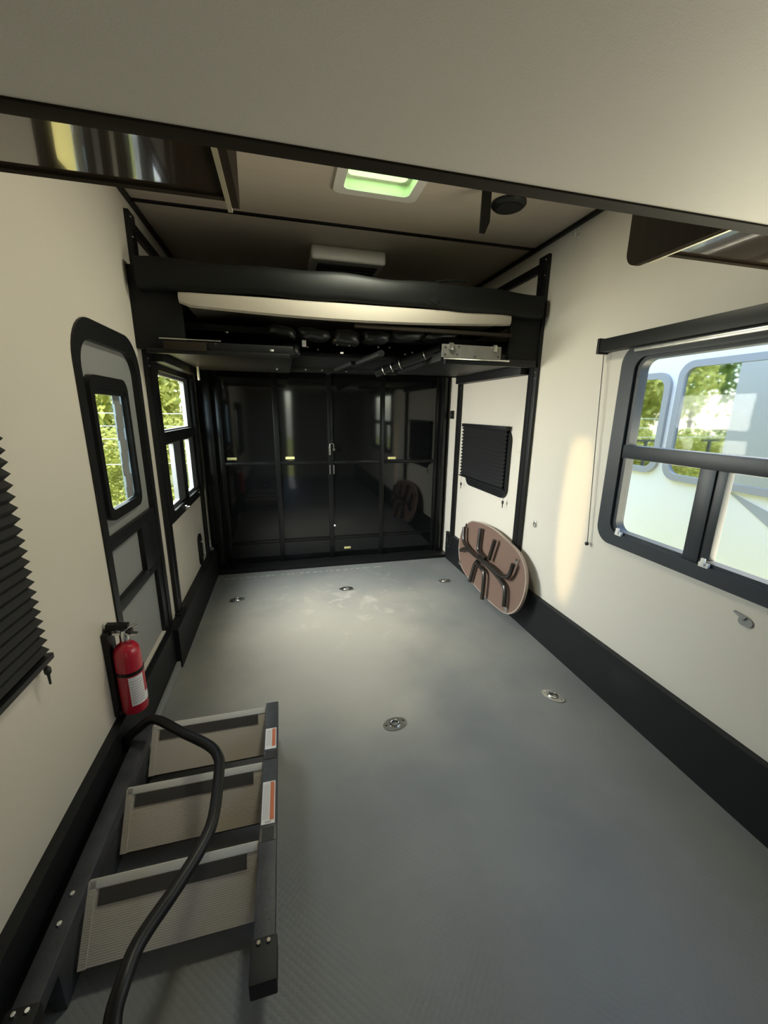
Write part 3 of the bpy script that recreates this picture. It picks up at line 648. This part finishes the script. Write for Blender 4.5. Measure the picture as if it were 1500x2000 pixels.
# ------------------------------------------------------------------ small fittings
def dring(label, x, y, rot):
    r = tag(empty('tie_down'), label, 'tie-down', 'recessed floor tie-downs')
    bm = B(); bmesh.ops.create_circle(bm, radius=1, segments=24); bm.clear()
    prof = [(.062*math.cos(a), .040*math.sin(a)) for a in [i*math.pi/12 for i in range(24)]]
    inn = [(.030*math.cos(a), .027*math.sin(a)) for a in [i*math.pi/12 for i in range(24)]]
    ring(bm, [(a, b_, 0) for a, b_ in prof], [(a, b_, 0) for a, b_ in inn], (0, 0, .005)); obj('plate', bm, 'zinc', r)
    bm = B(); lathe(bm, [(.030, .0005), (.026, .001), (.01, .0015)], 18); obj('cup', bm, 'plate_grey', r, True)
    bm = B(); tube(bm, [(.024*math.cos(a), .022*math.sin(a), .007) for a in [i*math.pi/9 for i in range(19)]], .0055, 8, caps=False); obj('ring', bm, 'chrome', r, True)
    for s in (-1, 1):
        bm = B(); lathe(bm, [(.006, .005), (.005, .008)], 8, 'Z', (s*.047, 0, 0)); obj('screw', bm, 'chrome', r, True)
    r.location = (x, y, 0.0); r.rotation_euler = (0, 0, rot); return r
a = dring('oval steel tie-down ring in the middle of the floor beside the steps', 1.20, 1.605, .15)
for lab, x, y, rot in (('oval steel tie-down ring in the floor near the right kickboard below the wide window', 2.117, 1.60, -1.0), ('small tie-down ring in the far left floor corner before the ramp', .285, 3.20, .3),
                  ('tie-down ring on the floor beside the leaning brown table', 2.12, 3.19, .1), ('scuffed tie-down ring in the middle of the floor before the ramp', 1.2, 3.215, 0)):
    r = dup(a, (x, y, 0), (0, 0, rot)); r['label'] = lab
def disc(name, label, cat, x, s, y, z, rad, material, th=.006):
    bm = B(); lathe(bm, [(rad, 0), (rad, s*th*.6), (rad*.9, s*th)], 24, 'X', (x, y, z)); return tag(obj(name, bm, material, None, True), label, cat)
disc('hole_cover', 'round white cover disc on the wall between the small blind and the front bed post', 'cover', W, -1, 2.60, 1.305, .055, 'wall')['group'] = 'round wall covers'
disc('hole_cover', 'round white cover disc on the wall left of the small blind', 'cover', W, -1, 3.56, 1.315, .05, 'wall')['group'] = 'round wall covers'
hk = tag(empty('wall_ring'), 'small metal ring hook on the right wall above the oval table', 'hook')
bm = B(); lathe(bm, [(.014, 0), (.014, -.004), (.006, -.008)], 12, 'X', (W, 2.321, .795)); obj('plate', bm, 'zinc', hk, True)
bm = B(); tube(bm, [(W-.008, 2.315+.016*math.cos(i*math.pi/8), .782+.018*math.sin(i*math.pi/8)) for i in range(17)], .003, 6, caps=False); obj('ring', bm, 'zinc', hk, True)
lt = tag(empty('wall_latch'), 'grey oval latch on the right wall below the wide window', 'latch')
bm = B(); prism(bm, [(W, a_, b_) for a_, b_ in rrect(.955, 1.005, .755, .79, .017)], (-.006, 0, 0)); obj('plate', bm, 'door_grey', lt)
bm = B(); prism(bm, [(W-.006, a_, b_) for a_, b_ in ((.985, .778), (1.025, .797), (1.02, .802), (.975, .795))], (-.006, 0, 0)); obj('tongue', bm, 'door_grey', lt)
kh = tag(empty('wall_hook'), 'small white plastic hook high on the right wall under the ceiling', 'hook')
bx('plate', 'white_plastic', kh, W-.004, W, 2.203, 2.219, 2.49, 2.555, bev=.002)
bm = B(); tube(bm, smooth_path([(W-.004, 2.211, 2.52), (W-.02, 2.211, 2.505), (W-.026, 2.211, 2.52), (W-.024, 2.211, 2.53)], 4), .004, 6); obj('prong', bm, 'white_plastic', kh, True)
wp = tag(empty('recessed_pull'), 'black rounded recessed handle plate low on the left wall near the ramp', 'handle')
bm = B(); prism(bm, [(0, a_, b_) for a_, b_ in rrect(3.34, 3.47, .262, .53, .06)], (.01, 0, 0)); obj('plate', bm, 'black_trim', wp)
bm = B(); tube(bm, smooth_path([(.01, 3.42, .32), (.03, 3.42, .34), (.03, 3.42, .44), (.01, 3.42, .46)], 4), .007, 8); obj('grip', bm, 'zinc', wp, True)
sw = tag(empty('lift_switch'), 'small black switch box on the right wall strip beside the ramp', 'switch')
bx('switch_box', 'black_trim', sw, W-.02, W, 3.80, 3.86, 1.47, 1.55, bev=.004); bx('button', 'zinc', sw, W-.024, W-.02, 3.82, 3.835, 1.50, 1.515)
cl = tag(empty('corner_clip'), 'small metal clip on top of the left kickboard beside the ramp', 'clip')
bx('strip', 'white_plastic', cl, .0, .012, 3.76, 3.82, .255, .345, bev=.003); bx('clamp', 'zinc', cl, .012, .04, 3.76, 3.80, .255, .285, bev=.004)
cr = tag(empty('corner_plate'), 'small steel latch plate on the right kickboard beside the ramp', 'latch')
bx('plate', 'zinc', cr, W-.036, W-.03, 3.70, 3.735, .19, .245, bev=.002)
bm = B(); lathe(bm, [(.008, 0), (.007, -.008)], 8, 'X', (W-.034, 3.69, .16)); obj('bolt', bm, 'zinc', cr, True)

# ------------------------------------------------------------------ outside: ground, trees, fence, neighbouring trailer
GZ = -.9
o = bx('ground', 'grass', None, -40, 40, -30, 60, GZ-.1, GZ); o['kind'] = 'stuff'; o['label'] = 'yellow green grass outside the windows'; o['category'] = 'grass'
def crown_mesh(seed, n, material):
    rnd = random.Random(seed); V, Fc = [], []
    blobs = [(Vector((rnd.uniform(-.75, .75), rnd.uniform(-.6, .6), rnd.uniform(-.85, .9))), rnd.uniform(.3, .55)) for _ in range(12)] + [(Vector((0, 0, 0)), .8)]
    for i in range(n):
        c, r = blobs[rnd.randrange(len(blobs))]
        d = Vector((rnd.gauss(0, 1), rnd.gauss(0, 1), rnd.gauss(0, 1))).normalized(); p = c+d*r*rnd.uniform(.75, 1.03)
        a = Vector((rnd.gauss(0, 1), rnd.gauss(0, 1), rnd.gauss(0, 1))).normalized(); b_ = a.cross(d+Vector((rnd.gauss(0, .5), rnd.gauss(0, .5), rnd.gauss(0, .5)))).normalized(); a = a*rnd.uniform(.03, .06); b_ = b_*rnd.uniform(.018, .035)
        k = len(V); V += [p-a, p+b_, p+a, p-b_]; Fc.append((k, k+1, k+2, k+3))
    me = bpy.data.meshes.new('crown'); me.from_pydata([tuple(v_) for v_ in V], [], Fc); me.materials.append(MATS[material]); return me
CM = {k: crown_mesh(s, 7000, m_) for k, (s, m_) in {'y': (1, 'leaf_yellow'), 'g': (2, 'leaf_green'), 'y2': (3, 'leaf_yellow')}.items()}
bm = B(); tube(bm, smooth_path([(0, 0, 0), (.03, .02, .5), (-.02, 0, 1.0), (.02, .03, 1.5)], 3), [.13-.006*i for i in range(10)], 8); TRUNK = obj('trunk', bm, 'bark'); TM = TRUNK.data; bpy.data.objects.remove(TRUNK)
def tree(name, label, cat, x, y, key, rx, rz, trunk=True, group=None, rot=0):
    e = tag(empty(name), label, cat, group); e.location = (x, y, GZ); e.rotation_euler = (0, 0, rot)
    c = bpy.data.objects.new('foliage', CM[key]); COL.objects.link(c); c.parent = e; c.scale = (rx, rx, rz); c.location = (0, 0, rz*1.36 + (.3 if trunk else .0))
    if trunk:
        t_ = bpy.data.objects.new('trunk', TM); COL.objects.link(t_); t_.parent = e; t_.scale = (1, 1, (rz*.6+.9)/1.5)
    else:
        t_ = bpy.data.objects.new('stem', TM); COL.objects.link(t_); t_.parent = e; t_.scale = (.35, .35, rz*.8/1.5)
T_ = 'trees behind the fence'
tree('tree', 'yellow green tree filling the upper pane of the left window', 'tree', -1.5, 11.5, 'y', 2.4, 2.6, True, T_, .3)
tree('tree', 'sunlit yellow tree behind the side door window', 'tree', -4.6, 12.0, 'y2', 2.4, 2.7, True, T_, 1.2)
tree('tree', 'darker green tree mirrored in the pane of the white trailer', 'tree', -2.8, 14.5, 'g', 3.0, 3.6, True, T_, 2.0)
tree('tree', 'tall green tree at the far left of the fence, mirrored in the trailer window', 'tree', -8.0, 13.0, 'g', 3.0, 3.2, True, T_, .7)
tree('tree', 'green tree directly behind the garage ramp', 'tree', 1.8, 13.0, 'g', 2.6, 3.4, True, T_, 4.0)
tree('tree', 'pale yellow tree far behind the others, mirrored in the middle of the trailer pane', 'tree', -6.3, 17.5, 'y', 3.2, 3.4, True, T_, 2.7)
S_ = 'low shrubs along the fence'
tree('shrub', 'low yellow green shrub seen low in the side door window', 'shrub', -2.6, 9.2, 'y2', 1.1, .8, False, S_, .5)
tree('shrub', 'low yellow shrub seen in the lower panes of the left window', 'shrub', -1.3, 9.6, 'y', 1.0, .9, False, S_, 2.5)
tree('shrub', 'low shrub left of the fence post, behind the side door window', 'shrub', -4.4, 9.4, 'y', 1.1, .75, False, S_, 3.3)
tree('shrub', 'green shrub mirrored low in the trailer pane', 'shrub', -6.6, 9.5, 'g', 1.2, .9, False, S_, 1.3)
fc = tag(empty('wire_fence'), 'wire fence with dark posts in front of the shrubs', 'fence')
for x in (-6.5, -4.6, -2.62, -.6, 1.4):
    p = bx('post', 'fence_dark', fc, x-.03, x+.03, 7.97, 8.03, GZ, .95, bev=.005); bx('cross_arm', 'fence_dark', p, x-.28, x+.28, 7.96, 8.0, .90, .95)
for z in (.55, 1.0, 1.22, 1.44): bx('wire', 'fence_metal', fc, -7, 1.8, 7.985, 7.997, z, z+.014)
rvt = tag(empty('travel_trailer'), 'white travel trailer with grey framed windows parked outside the wide window', 'trailer')
RX0 = 4.4
bx('body', 'rv_white', rvt, RX0, 6.7, -5, 6.6, -.45, 2.85, bev=.06, seg=3)
bx('gutter', 'rv_trim', rvt, RX0-.09, RX0, -5, 6.5, 2.26, 2.34, bev=.01)
for (y0, y1, z0, z1) in ((3.21, 4.15, .95, 1.94), (1.3, 3.14, .92, 2.02)):
    f = frame_x('window_frame', RX0-.035, RX0+.01, (y0, y1, z0, z1), (y0+.06, y1-.06, z0+.06, z1-.06), .14, .10, 'rv_trim', rvt)
    bx('rail', 'rv_trim', f, RX0-.025, RX0+.005, y0+.03, y1-.03, 1.16, 1.20)
    bm = B(); prism(bm, YZ(rrect(y0+.05, y1-.05, z0+.05, z1-.05, .10), RX0-.012), (.02, 0, 0)); obj('pane', bm, 'rv_pane', f)
bm = B(); prism(bm, [unX(x_, y_, RX0-.006) for x_, y_ in ((1418, 957), (1500, 1000), (1640, 1068), (1640, 1118), (1500, 1030))], (.008, 0, 0)); obj('decal_stripe', bm, 'decal', rvt)
bx('skirt_trim', 'rv_trim', rvt, RX0-.01, RX0+.02, -5, 6.5, -.45, -.36)
for y in (-.4, .45):
    bm = B(); lathe(bm, [(.2, RX0+.02), (.34, RX0+.03), (.36, RX0+.08), (.36, RX0+.22), (.3, RX0+.25)], 28, 'X', (0, y, GZ+.36)); obj('wheel', bm, 'rubber', rvt, True)
